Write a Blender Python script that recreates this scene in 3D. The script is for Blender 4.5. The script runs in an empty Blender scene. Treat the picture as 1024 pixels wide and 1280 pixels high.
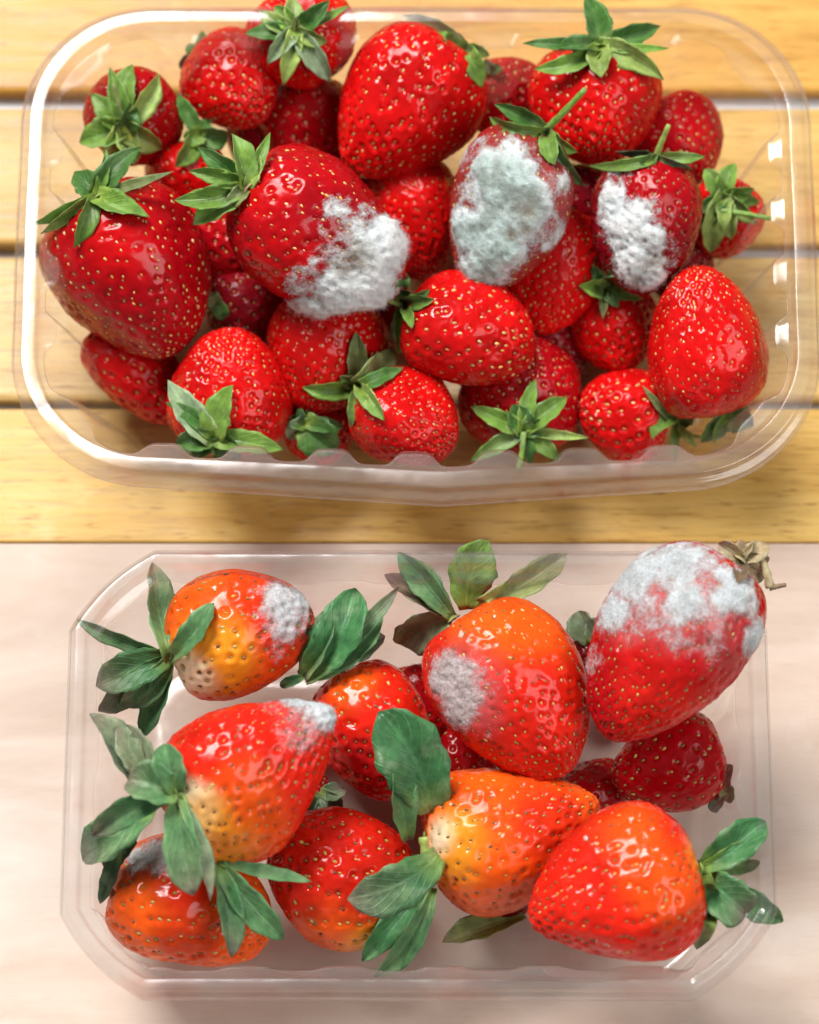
import bpy, math, random
import numpy as np
from mathutils import Vector
from mathutils.bvhtree import BVHTree

sc = bpy.context.scene
COL = sc.collection

# ------------------------------------------------------------------ camera
TILT, DIST, FPX = math.radians(19.0), 0.80, 4210.0
T0 = np.array([0.0, 0.0, 0.03])
FWD = np.array([0.0, math.sin(TILT), -math.cos(TILT)])
RGT = np.array([1.0, 0.0, 0.0])
UPV = np.array([0.0, math.cos(TILT), math.sin(TILT)])
CAM = T0 - FWD * DIST
cd = bpy.data.cameras.new('camera')
cam = bpy.data.objects.new('camera', cd)
COL.objects.link(cam)
cam.location = CAM
cam.rotation_euler = (TILT, 0, 0)
cd.sensor_fit = 'HORIZONTAL'
cd.sensor_width = 36.0
cd.lens = 36.0 * FPX / 1024.0
cd.clip_start, cd.clip_end = 0.01, 20.0
cd.dof.use_dof = True
cd.dof.focus_distance = DIST - 0.022
cd.dof.aperture_fstop = 12.0
sc.camera = cam

# ------------------------------------------------------------------ world and lamps (indoor, big soft window light)
w = bpy.data.worlds.new('World')
sc.world = w
w.use_nodes = True
bg = w.node_tree.nodes['Background']
bg.inputs[0].default_value = (0.93, 0.97, 1.0, 1)
bg.inputs[1].default_value = 0.14


def area(name, loc, target, sx, sy, power, col):
    ld = bpy.data.lights.new(name, 'AREA')
    ld.shape = 'RECTANGLE'
    ld.size, ld.size_y, ld.energy, ld.color = sx, sy, power, col
    o = bpy.data.objects.new(name, ld)
    o.location = loc
    o.rotation_euler = (Vector(target) - Vector(loc)).to_track_quat('-Z', 'Y').to_euler()
    COL.objects.link(o)


area('window_light', (-0.60, 1.00, 1.75), (0, -0.02, 0.02), 0.95, 0.75, 64.0, (1.0, 0.98, 0.95))
area('room_light', (1.15, -0.55, 1.5), (0, 0, 0.02), 1.2, 1.2, 19.0, (1.0, 0.97, 0.93))

vs = sc.view_settings
vs.view_transform = 'Standard'
vs.look = 'None'
vs.exposure = 0.0
vs.gamma = 1.0
vs.use_curve_mapping = False
sc.render.engine = 'CYCLES'
cy = sc.cycles
cy.use_denoising = True
cy.max_bounces = 8
cy.diffuse_bounces = 3
cy.glossy_bounces = 3
cy.transparent_max_bounces = 24
cy.caustics_reflective = False
cy.caustics_refractive = False
cy.sample_clamp_indirect = 6.0
cy.adaptive_threshold = 0.03

# ------------------------------------------------------------------ pixel <-> space
def ray(px, py):
    d = FWD + RGT * ((px - 512.0) / FPX) - UPV * ((py - 640.0) / FPX)
    return d                                     # depth-normalised: point = CAM + d*depth

def at_z(px, py, z):
    d = ray(px, py)
    return CAM + d * ((z - CAM[2]) / d[2])

def at_depth(px, py, dep):
    return CAM + ray(px, py) * dep

def depth_of(p):
    return float(np.dot(np.asarray(p) - CAM, FWD))

def project(p):
    q = np.asarray(p) - CAM
    dp = q @ FWD
    return 512.0 + FPX * (q @ RGT) / dp, 640.0 - FPX * (q @ UPV) / dp, dp

# ------------------------------------------------------------------ numpy noise
def _hash(ix, iy, iz, s):
    h = (ix * 374761393 + iy * 668265263 + iz * 2147483647 + s * 1274126177) & 0xFFFFFFFF
    h = ((h ^ (h >> 13)) * 1274126177) & 0xFFFFFFFF
    return ((h ^ (h >> 16)) & 0xFFFF) / 65535.0

def vnoise(p, s=0):
    p = np.asarray(p, dtype=np.float64)
    i = np.floor(p).astype(np.int64)
    f = p - i
    f = f * f * (3 - 2 * f)
    r = np.zeros(len(p))
    for dx in (0, 1):
        for dy in (0, 1):
            for dz in (0, 1):
                wgt = (f[:, 0] if dx else 1 - f[:, 0]) * (f[:, 1] if dy else 1 - f[:, 1]) * (f[:, 2] if dz else 1 - f[:, 2])
                r += wgt * _hash(i[:, 0] + dx, i[:, 1] + dy, i[:, 2] + dz, s)
    return r

def fbm(p, s=0, o=4):
    p = np.asarray(p)
    a, t, r = 1.0, 0.0, 0.0
    for k in range(o):
        r = r + a * vnoise(p * 2 ** k + 17.3 * k, s + k)
        t += a
        a *= 0.5
    return r / t

def sstep(a, b, x):
    t = np.clip((x - a) / (b - a), 0, 1)
    return t * t * (3 - 2 * t)

# ------------------------------------------------------------------ node materials
def new_mat(name):
    m = bpy.data.materials.new(name)
    m.use_nodes = True
    nt = m.node_tree
    b = nt.nodes['Principled BSDF']
    return m, nt, b

def nd(nt, typ, **kw):
    n = nt.nodes.new(typ)
    for k, v in kw.items():
        if k in n.inputs:
            n.inputs[k].default_value = v
        else:
            setattr(n, k, v)
    return n

def ramp(nt, fac, stops):
    r = nt.nodes.new('ShaderNodeValToRGB')
    e = r.color_ramp.elements
    while len(e) < len(stops):
        e.new(0.5)
    for el, (p, c) in zip(e, stops):
        el.position, el.color = p, (*c, 1) if len(c) == 3 else c
    nt.links.new(fac, r.inputs[0])
    return r.outputs[0]

def mixc(nt, a, b, fac, mode='MIX'):
    m = nt.nodes.new('ShaderNodeMix')
    m.data_type, m.blend_type = 'RGBA', mode
    for sock, v in ((m.inputs[0], fac), (m.inputs[6], a), (m.inputs[7], b)):
        if hasattr(v, 'links'):
            nt.links.new(v, sock)
        else:
            sock.default_value = v if not isinstance(v, tuple) else (*v, 1)
    return m.outputs[2]

def flesh_material():
    m, nt, b = new_mat('strawberry_flesh')
    at = nd(nt, 'ShaderNodeAttribute', attribute_name='tint')
    tc = nd(nt, 'ShaderNodeTexCoord')
    n1 = nd(nt, 'ShaderNodeTexNoise', Scale=140.0, Detail=5.0, Roughness=0.6)
    nt.links.new(tc.outputs['Object'], n1.inputs['Vector'])
    v = ramp(nt, n1.outputs[0], [(0.3, (0.74, 0.70, 0.72)), (0.7, (1.14, 1.2, 1.2))])
    nt.links.new(mixc(nt, at.outputs['Color'], v, 1.0, 'MULTIPLY'), b.inputs['Base Color'])
    b.inputs['Subsurface Weight'].default_value = 0.22
    b.inputs['Subsurface Radius'].default_value = (1.0, 0.30, 0.18)
    b.inputs['Subsurface Scale'].default_value = 0.0022
    r = ramp(nt, n1.outputs[0], [(0.25, (0.20,) * 3), (0.75, (0.34,) * 3)])
    nt.links.new(r, b.inputs['Roughness'])
    b.inputs['Specular IOR Level'].default_value = 0.06
    n5 = nd(nt, 'ShaderNodeTexNoise', Scale=75.0, Detail=4.0, Roughness=0.6)
    nt.links.new(tc.outputs['Object'], n5.inputs['Vector'])
    nt.links.new(ramp(nt, n5.outputs[0], [(0.34, (0.20,) * 3), (0.62, (0.70,) * 3)]), b.inputs['Coat Weight'])
    nt.links.new(ramp(nt, n5.outputs[0], [(0.34, (0.24,) * 3), (0.62, (0.07,) * 3)]), b.inputs['Coat Roughness'])
    n2 = nd(nt, 'ShaderNodeTexNoise', Scale=900.0, Detail=3.0)
    nt.links.new(tc.outputs['Object'], n2.inputs['Vector'])
    bp = nd(nt, 'ShaderNodeBump', Strength=0.08, Distance=0.0004)
    nt.links.new(n2.outputs[0], bp.inputs['Height'])
    nt.links.new(bp.outputs[0], b.inputs['Normal'])
    return m

def tint_material(name, rough, spec=0.4, sub=0.0, sheen=0.0, coat=0.0):
    m, nt, b = new_mat(name)
    at = nd(nt, 'ShaderNodeAttribute', attribute_name='tint')
    nt.links.new(at.outputs['Color'], b.inputs['Base Color'])
    b.inputs['Roughness'].default_value = rough
    b.inputs['Specular IOR Level'].default_value = spec
    b.inputs['Coat Weight'].default_value = coat
    if sub:
        b.inputs['Subsurface Weight'].default_value = sub
        b.inputs['Subsurface Radius'].default_value = (1, 1, 1)
        b.inputs['Subsurface Scale'].default_value = 0.0012
    if sheen:
        b.inputs['Sheen Weight'].default_value = sheen
        b.inputs['Sheen Roughness'].default_value = 0.4
    return m

def leaf_material():
    m, nt, b = new_mat('sepal_leaf')
    at = nd(nt, 'ShaderNodeAttribute', attribute_name='tint')
    uv = nd(nt, 'ShaderNodeUVMap')
    sep = nd(nt, 'ShaderNodeSeparateXYZ')
    nt.links.new(uv.outputs[0], sep.inputs[0])
    ax = nd(nt, 'ShaderNodeMath', operation='ABSOLUTE')
    sub = nd(nt, 'ShaderNodeMath', operation='SUBTRACT')
    sub.inputs[1].default_value = 0.5
    nt.links.new(sep.outputs[0], sub.inputs[0])
    nt.links.new(sub.outputs[0], ax.inputs[0])
    # veins leave the midrib towards the tip
    k = nd(nt, 'ShaderNodeMath', operation='MULTIPLY_ADD')
    k.inputs[1].default_value = -0.9
    nt.links.new(ax.outputs[0], k.inputs[0])
    nt.links.new(sep.outputs[1], k.inputs[2])
    k2 = nd(nt, 'ShaderNodeMath', operation='MULTIPLY')
    k2.inputs[1].default_value = 38.0
    nt.links.new(k.outputs[0], k2.inputs[0])
    sn = nd(nt, 'ShaderNodeMath', operation='SINE')
    nt.links.new(k2.outputs[0], sn.inputs[0])
    vein = ramp(nt, sn.outputs[0], [(0.80, (0, 0, 0)), (1.0, (1, 1, 1))])
    mid = ramp(nt, ax.outputs[0], [(0.0, (1, 1, 1)), (0.07, (0, 0, 0))])
    mx = nd(nt, 'ShaderNodeMath', operation='MAXIMUM')
    nt.links.new(vein, mx.inputs[0])
    nt.links.new(mid, mx.inputs[1])
    tc = nd(nt, 'ShaderNodeTexCoord')
    n1 = nd(nt, 'ShaderNodeTexNoise', Scale=320.0, Detail=6.0, Roughness=0.65)
    nt.links.new(tc.outputs['Object'], n1.inputs['Vector'])
    var = ramp(nt, n1.outputs[0], [(0.28, (0.50, 0.55, 0.55)), (0.72, (1.35, 1.3, 1.25))])
    c1 = mixc(nt, at.outputs['Color'], var, 1.0, 'MULTIPLY')
    c2 = mixc(nt, c1, (1.55, 1.45, 1.5), 1.0, 'MULTIPLY')
    fm = nd(nt, 'ShaderNodeMath', operation='MULTIPLY')
    fm.inputs[1].default_value = 0.55
    nt.links.new(mx.outputs[0], fm.inputs[0])
    c3 = mixc(nt, c1, c2, fm.outputs[0])
    n9 = nd(nt, 'ShaderNodeTexNoise', Scale=150.0, Detail=4.0, Roughness=0.6)
    nt.links.new(tc.outputs['Object'], n9.inputs['Vector'])
    c3 = mixc(nt, c3, (0.48, 0.62, 0.34), ramp(nt, n9.outputs[0], [(0.52, (0, 0, 0)), (0.75, (0.42,) * 3)]))  # pale noise patches paint a soft sheen into the leaf colour
    nt.links.new(c3, b.inputs['Base Color'])
    rr = ramp(nt, n1.outputs[0], [(0.3, (0.27,) * 3), (0.7, (0.50,) * 3)])
    nt.links.new(rr, b.inputs['Roughness'])
    b.inputs['Specular IOR Level'].default_value = 0.45
    b.inputs['Sheen Weight'].default_value = 0.12
    add = nd(nt, 'ShaderNodeMath', operation='MULTIPLY_ADD')
    add.inputs[1].default_value = -0.8
    nt.links.new(mx.outputs[0], add.inputs[0])
    nt.links.new(n1.outputs[0], add.inputs[2])
    bp = nd(nt, 'ShaderNodeBump', Strength=0.5, Distance=0.0004)
    nt.links.new(add.outputs[0], bp.inputs['Height'])
    nt.links.new(bp.outputs[0], b.inputs['Normal'])
    tr = nd(nt, 'ShaderNodeBsdfTranslucent')
    nt.links.new(c3, tr.inputs[0])
    ms = nd(nt, 'ShaderNodeMixShader')
    ms.inputs[0].default_value = 0.22
    out = nt.nodes['Material Output']
    nt.links.new(b.outputs[0], ms.inputs[1])
    nt.links.new(tr.outputs[0], ms.inputs[2])
    nt.links.new(ms.outputs[0], out.inputs[0])
    return m

def mould_material():
    m, nt, b = new_mat('mould_fuzz')
    at = nd(nt, 'ShaderNodeAttribute', attribute_name='tint')
    tc = nd(nt, 'ShaderNodeTexCoord')
    n1 = nd(nt, 'ShaderNodeTexNoise', Scale=700.0, Detail=6.0, Roughness=0.7)
    nt.links.new(tc.outputs['Object'], n1.inputs['Vector'])
    var = ramp(nt, n1.outputs[0], [(0.25, (0.80, 0.83, 0.83)), (0.7, (1.12, 1.12, 1.12))])
    c = mixc(nt, at.outputs['Color'], var, 1.0, 'MULTIPLY')
    nt.links.new(c, b.inputs['Base Color'])
    b.inputs['Roughness'].default_value = 0.95
    b.inputs['Specular IOR Level'].default_value = 0.1
    b.inputs['Sheen Weight'].default_value = 0.35
    bp = nd(nt, 'ShaderNodeBump', Strength=1.0, Distance=0.0011)
    nt.links.new(n1.outputs[0], bp.inputs['Height'])
    nt.links.new(bp.outputs[0], b.inputs['Normal'])
    tr = nd(nt, 'ShaderNodeBsdfTranslucent')
    nt.links.new(c, tr.inputs[0])
    ms = nd(nt, 'ShaderNodeMixShader')
    ms.inputs[0].default_value = 0.04
    nt.links.new(b.outputs[0], ms.inputs[1])
    nt.links.new(tr.outputs[0], ms.inputs[2])
    # the film thins out: its coverage is broken up by fine noise
    n3 = nd(nt, 'ShaderNodeTexNoise', Scale=1300.0, Detail=6.0, Roughness=0.8)
    nt.links.new(tc.outputs['Object'], n3.inputs['Vector'])
    sb = nd(nt, 'ShaderNodeMath', operation='MULTIPLY_ADD')
    sb.inputs[1].default_value = -1.5
    nt.links.new(n3.outputs[0], sb.inputs[0])
    a2 = nd(nt, 'ShaderNodeMath', operation='MULTIPLY_ADD')
    a2.inputs[1].default_value = 1.75
    a2.inputs[2].default_value = 0.42
    nt.links.new(at.outputs['Alpha'], a2.inputs[0])
    nt.links.new(a2.outputs[0], sb.inputs[2])
    cv = ramp(nt, sb.outputs[0], [(0.0, (0, 0, 0)), (0.75, (1, 1, 1))])
    tp = nd(nt, 'ShaderNodeBsdfTransparent')
    mt = nd(nt, 'ShaderNodeMixShader')
    nt.links.new(cv, mt.inputs[0])
    nt.links.new(tp.outputs[0], mt.inputs[1])
    nt.links.new(ms.outputs[0], mt.inputs[2])
    nt.links.new(mt.outputs[0], nt.nodes['Material Output'].inputs[0])
    return m

def plastic_material(name, haze, hazecol, stain_reflection):
    m = bpy.data.materials.new(name)
    m.use_nodes = True
    nt = m.node_tree
    nt.nodes.clear()
    out = nd(nt, 'ShaderNodeOutputMaterial')
    tp = nd(nt, 'ShaderNodeBsdfTransparent')
    tc = nd(nt, 'ShaderNodeTexCoord')
    ns_ = nd(nt, 'ShaderNodeTexNoise', Scale=34.0, Detail=5.0, Roughness=0.65)
    nt.links.new(tc.outputs['Object'], ns_.inputs['Vector'])
    nt.links.new(ramp(nt, ns_.outputs[0], [(0.50, (0.97, 0.97, 0.97)), (0.64, (0.96, 0.88, 0.86)), (0.72, stain_reflection)]), tp.inputs[0])  # juice stains, and the berries' red reflection painted into the tint
    n1 = nd(nt, 'ShaderNodeTexNoise', Scale=30.0, Detail=3.0)
    nt.links.new(tc.outputs['Object'], n1.inputs['Vector'])
    df = nd(nt, 'ShaderNodeBsdfDiffuse')
    df.inputs[0].default_value = (*hazecol, 1)
    tl = nd(nt, 'ShaderNodeBsdfTranslucent')
    tl.inputs[0].default_value = (*hazecol, 1)
    m0 = nd(nt, 'ShaderNodeMixShader')
    m0.inputs[0].default_value = 0.5
    nt.links.new(df.outputs[0], m0.inputs[1])
    nt.links.new(tl.outputs[0], m0.inputs[2])
    m1 = nd(nt, 'ShaderNodeMixShader')
    hz = ramp(nt, n1.outputs[0], [(0.3, (haze * 0.6,) * 3), (0.75, (haze * 1.4,) * 3)])
    nt.links.new(hz, m1.inputs[0])
    nt.links.new(tp.outputs[0], m1.inputs[1])
    nt.links.new(m0.outputs[0], m1.inputs[2])
    gl = nd(nt, 'ShaderNodeBsdfGlossy')
    nt.links.new(ramp(nt, ns_.outputs[0], [(0.35, (0.09,) * 3), (0.65, (0.24,) * 3)]), gl.inputs['Roughness'])
    bp = nd(nt, 'ShaderNodeBump', Strength=0.3, Distance=0.003)
    nt.links.new(n1.outputs[0], bp.inputs['Height'])
    nt.links.new(bp.outputs[0], gl.inputs['Normal'])
    lw = nd(nt, 'ShaderNodeLayerWeight')
    lw.inputs[0].default_value = 0.5
    nt.links.new(bp.outputs[0], lw.inputs['Normal'])
    pw5 = nd(nt, 'ShaderNodeMath', operation='POWER')
    pw5.inputs[1].default_value = 4.2
    nt.links.new(lw.outputs['Facing'], pw5.inputs[0])
    fr = nd(nt, 'ShaderNodeMath', operation='MULTIPLY_ADD')      # Schlick, the same from both sides of the sheet
    fr.inputs[1].default_value = 0.42
    fr.inputs[2].default_value = 0.055
    nt.links.new(pw5.outputs[0], fr.inputs[0])
    m2 = nd(nt, 'ShaderNodeMixShader')
    nt.links.new(fr.outputs[0], m2.inputs[0])
    nt.links.new(m1.outputs[0], m2.inputs[1])
    nt.links.new(gl.outputs[0], m2.inputs[2])
    nt.links.new(m2.outputs[0], out.inputs[0])
    return m

def wood_material(name, cols, seed, stretch=14.0, rough=(0.28, 0.5), fine=1.0):
    m, nt, b = new_mat(name)
    tc = nd(nt, 'ShaderNodeTexCoord')
    mp = nd(nt, 'ShaderNodeMapping')
    mp.inputs['Location'].default_value = (seed * 1.7, seed * 0.31, seed * 0.77)
    mp.inputs['Scale'].default_value = (1.0, stretch, 1.0)
    nt.links.new(tc.outputs['Object'], mp.inputs[0])
    n1 = nd(nt, 'ShaderNodeTexNoise', Scale=7.0, Detail=6.0, Roughness=0.62, Distortion=0.6)
    nt.links.new(mp.outputs[0], n1.inputs['Vector'])
    c = ramp(nt, n1.outputs[0], [(0.28, cols[0]), (0.5, cols[1]), (0.72, cols[2])])
    n2 = nd(nt, 'ShaderNodeTexNoise', Scale=46.0, Detail=5.0, Roughness=0.7)
    nt.links.new(mp.outputs[0], n2.inputs['Vector'])
    v = ramp(nt, n2.outputs[0], [(0.30, (0.66, 0.58, 0.50)), (0.48, (1, 1, 1)), (0.75, (1.08, 1.10, 1.14))])
    c = mixc(nt, c, v, fine, 'MULTIPLY')
    # short dark pores and worn pale scuffs
    mp2 = nd(nt, 'ShaderNodeMapping')
    mp2.inputs['Scale'].default_value = (3.2, 26.0, 1.0)
    nt.links.new(tc.outputs['Object'], mp2.inputs[0])
    n3 = nd(nt, 'ShaderNodeTexNoise', Scale=42.0, Detail=2.0)
    nt.links.new(mp2.outputs[0], n3.inputs['Vector'])
    p = ramp(nt, n3.outputs[0], [(0.30, (0.50, 0.38, 0.28)), (0.40, (1, 1, 1))])
    c = mixc(nt, c, p, fine * 0.7, 'MULTIPLY')
    n4 = nd(nt, 'ShaderNodeTexNoise', Scale=26.0, Detail=7.0, Roughness=0.7)
    nt.links.new(tc.outputs['Object'], n4.inputs['Vector'])
    s = ramp(nt, n4.outputs[0], [(0.58, (0, 0, 0)), (0.72, (0.5, 0.5, 0.5))])
    c = mixc(nt, c, cols[3], s)
    nt.links.new(c, b.inputs['Base Color'])
    r = ramp(nt, n2.outputs[0], [(0.3, (rough[0],) * 3), (0.7, (rough[1],) * 3)])
    nt.links.new(r, b.inputs['Roughness'])
    b.inputs['Specular IOR Level'].default_value = 0.4
    bp = nd(nt, 'ShaderNodeBump', Strength=0.12 * fine, Distance=0.001)
    nt.links.new(n2.outputs[0], bp.inputs['Height'])
    nt.links.new(bp.outputs[0], b.inputs['Normal'])
    return m

def plain_material(name, col, rough=0.6):
    m, nt, b = new_mat(name)
    tc = nd(nt, 'ShaderNodeTexCoord')
    n = nd(nt, 'ShaderNodeTexNoise', Scale=40.0, Detail=4.0)
    nt.links.new(tc.outputs['Object'], n.inputs['Vector'])
    lo = tuple(x * 0.85 for x in col)
    hi = tuple(min(1, x * 1.1) for x in col)
    nt.links.new(ramp(nt, n.outputs[0], [(0.3, lo), (0.7, hi)]), b.inputs['Base Color'])
    b.inputs['Roughness'].default_value = rough
    return m

M_FLESH = flesh_material()
M_SEED = tint_material('achene', 0.38, 0.45, coat=0.2)
M_HAIR = tint_material('berry_hair', 0.5, 0.3)
M_LEAF = leaf_material()
M_MOULD = mould_material()
M_FIBRE = tint_material('mould_fibre', 0.95, 0.05, sheen=0.3)
_nt = M_FIBRE.node_tree
_tr = _nt.nodes.new('ShaderNodeBsdfTranslucent')
_ms = _nt.nodes.new('ShaderNodeMixShader')
_ms.inputs[0].default_value = 0.5
_nt.links.new([n for n in _nt.nodes if n.type == 'ATTRIBUTE'][0].outputs['Color'], _tr.inputs[0])
_nt.links.new(_nt.nodes['Principled BSDF'].outputs[0], _ms.inputs[1])
_nt.links.new(_tr.outputs[0], _ms.inputs[2])
_nt.links.new(_ms.outputs[0], _nt.nodes['Material Output'].inputs[0])
M_TRAYU = plastic_material('clear_plastic', 0.085, (0.92, 0.86, 0.84), (0.90, 0.55, 0.50))
M_TRAYL = plastic_material('thin_clear_plastic', 0.045, (0.95, 0.95, 0.97), (0.96, 0.80, 0.74))

# ------------------------------------------------------------------ mesh helpers
def mesh_from(name, verts, faces, mat, parent, origin, tint=None, smooth=True, uv=None):
    me = bpy.data.meshes.new(name)
    v = np.asarray(verts, dtype=np.float64) - np.asarray(origin)
    me.from_pydata(v.tolist(), [], faces if isinstance(faces, list) else faces.tolist())
    if tint is not None:
        a = me.attributes.new('tint', 'FLOAT_COLOR', 'POINT')
        t = np.ones((len(v), 4), dtype=np.float32)
        t[:, :tint.shape[1]] = tint
        a.data.foreach_set('color', t.ravel())
    if uv is not None:
        l = me.uv_layers.new(name='UVMap')
        li = np.empty(len(me.loops), dtype=np.int32)
        me.loops.foreach_get('vertex_index', li)
        l.data.foreach_set('uv', np.asarray(uv, dtype=np.float32)[li].ravel())
    me.polygons.foreach_set('use_smooth', [smooth] * len(me.polygons))
    me.materials.append(mat)
    me.update()
    o = bpy.data.objects.new(name, me)
    COL.objects.link(o)
    if parent is None:
        o.location = origin
    else:
        o.parent = parent
    return o

def empty(name, loc):
    o = bpy.data.objects.new(name, None)
    o.empty_display_size = 0.01
    o.location = loc
    COL.objects.link(o)
    return o

def structure(o):
    o['kind'] = 'structure'
    return o

# ------------------------------------------------------------------ the two table tops
Y_EDGE = float(at_z(512, 677, 0.0)[1])
X0, X1, YB, YF = -0.55, 0.55, 0.62, -0.75

def slab(name, x0, x1, y0, y1, z0, z1, bev, mat, parent=None, origin=(0, 0, 0)):
    prof = []
    for k in range(5):
        a = math.pi / 2 * k / 4
        prof.append((bev * (1 - math.sin(a)), bev * (1 - math.cos(a))))
    rings = [(0.0, z0)] + [(i, z1 - bev + (bev - d)) for i, d in [(p[1], p[0]) for p in prof]]
    # rings run from the bottom edge over a rounded arris to the top face
    V, F = [], []
    for ins, z in rings:
        V += [(x0 + ins, y0 + ins, z), (x1 - ins, y0 + ins, z), (x1 - ins, y1 - ins, z), (x0 + ins, y1 - ins, z)]
    n = len(rings)
    for r in range(n - 1):
        for k in range(4):
            a, b2 = r * 4 + k, r * 4 + (k + 1) % 4
            F.append((a, b2, b2 + 4, a + 4))
    F.append(tuple((n - 1) * 4 + k for k in range(4)))
    F.append((3, 2, 1, 0))
    o = mesh_from(name, V, F, mat, parent, origin)
    for p in o.data.polygons:
        p.use_smooth = abs(p.normal.z) < 0.999
    return o

ub = structure(slab('wooden_tabletop', X0, X1, Y_EDGE + 0.004, YB, -0.030, -0.0052, 0.001, plain_material('table_underframe', (0.62, 0.64, 0.68), 0.4)))
gaps = [(113, 134), (304, 320), (499, 511)]
bounds = [YB]
for a, b_ in gaps:
    bounds += [float(at_z(512, a, 0.0)[1]), float(at_z(512, b_, 0.0)[1])]
bounds.append(Y_EDGE)
wood_cols = [
    ((0.50, 0.24, 0.038), (0.65, 0.345, 0.065), (0.73, 0.43, 0.10), (0.76, 0.52, 0.18)),
    ((0.50, 0.28, 0.070), (0.66, 0.41, 0.11), (0.74, 0.50, 0.17), (0.80, 0.62, 0.32)),
    ((0.54, 0.33, 0.10), (0.68, 0.46, 0.16), (0.76, 0.56, 0.24), (0.82, 0.69, 0.42)),
    ((0.54, 0.29, 0.055), (0.70, 0.43, 0.10), (0.78, 0.54, 0.17), (0.84, 0.67, 0.34)),
]
for i in range(4):
    slab('plank', X0, X1, bounds[2 * i + 1], bounds[2 * i], -0.0049, 0.0, 0.0016 if i < 3 else 0.0005,
         wood_material('golden_wood', wood_cols[i], 3 + i * 2.3), parent=ub)
pale = structure(slab('pale_tabletop', X0, X1, YF, Y_EDGE - 0.0003, -0.030, -0.0006, 0.0002,
                      wood_material('pale_wood', ((0.54, 0.40, 0.31), (0.69, 0.56, 0.465), (0.79, 0.69, 0.61), (0.80, 0.73, 0.67)), 9.0, 4.0, (0.4, 0.6), 0.14)))

# ------------------------------------------------------------------ trays
def rrect(a, b, rc, n_side_x, n_side_y, n_c, chamfer=False):
    P, Nn = [], []
    def arc(cx, cy_, a0):
        for k in range(n_c):
            t = (k + 0.5) / n_c
            if chamfer:
                t = t + 0.10 * math.sin(2 * math.pi * t) * -1.0
                an = a0 + math.pi / 2 * t
                # flattened corner: blend of circle and its chord
                c, s = math.cos(an), math.sin(an)
                p0 = (math.cos(a0), math.sin(a0))
                p1 = (math.cos(a0 + math.pi / 2), math.sin(a0 + math.pi / 2))
                q = (p0[0] * (1 - t) + p1[0] * t, p0[1] * (1 - t) + p1[1] * t)
                c, s = c * 0.35 + q[0] * 0.65, s * 0.35 + q[1] * 0.65
                P.append((cx + rc * c, cy_ + rc * s))
            else:
                an = a0 + math.pi / 2 * t
                P.append((cx + rc * math.cos(an), cy_ + rc * math.sin(an)))
    def line(x0, y0, x1, y1, n):
        for k in range(n):
            t = (k + 0.5) / n
            P.append((x0 + (x1 - x0) * t, y0 + (y1 - y0) * t))
    line(a, -b + rc, a, b - rc, n_side_y)
    arc(a - rc, b - rc, 0)
    line(a - rc, b, -a + rc, b, n_side_x)
    arc(-a + rc, b - rc, math.pi / 2)
    line(-a, b - rc, -a, -b + rc, n_side_y)
    arc(-a + rc, -b + rc, math.pi)
    line(-a + rc, -b, a - rc, -b, n_side_x)
    arc(a - rc, -b + rc, 1.5 * math.pi)
    return np.array(P)

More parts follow.
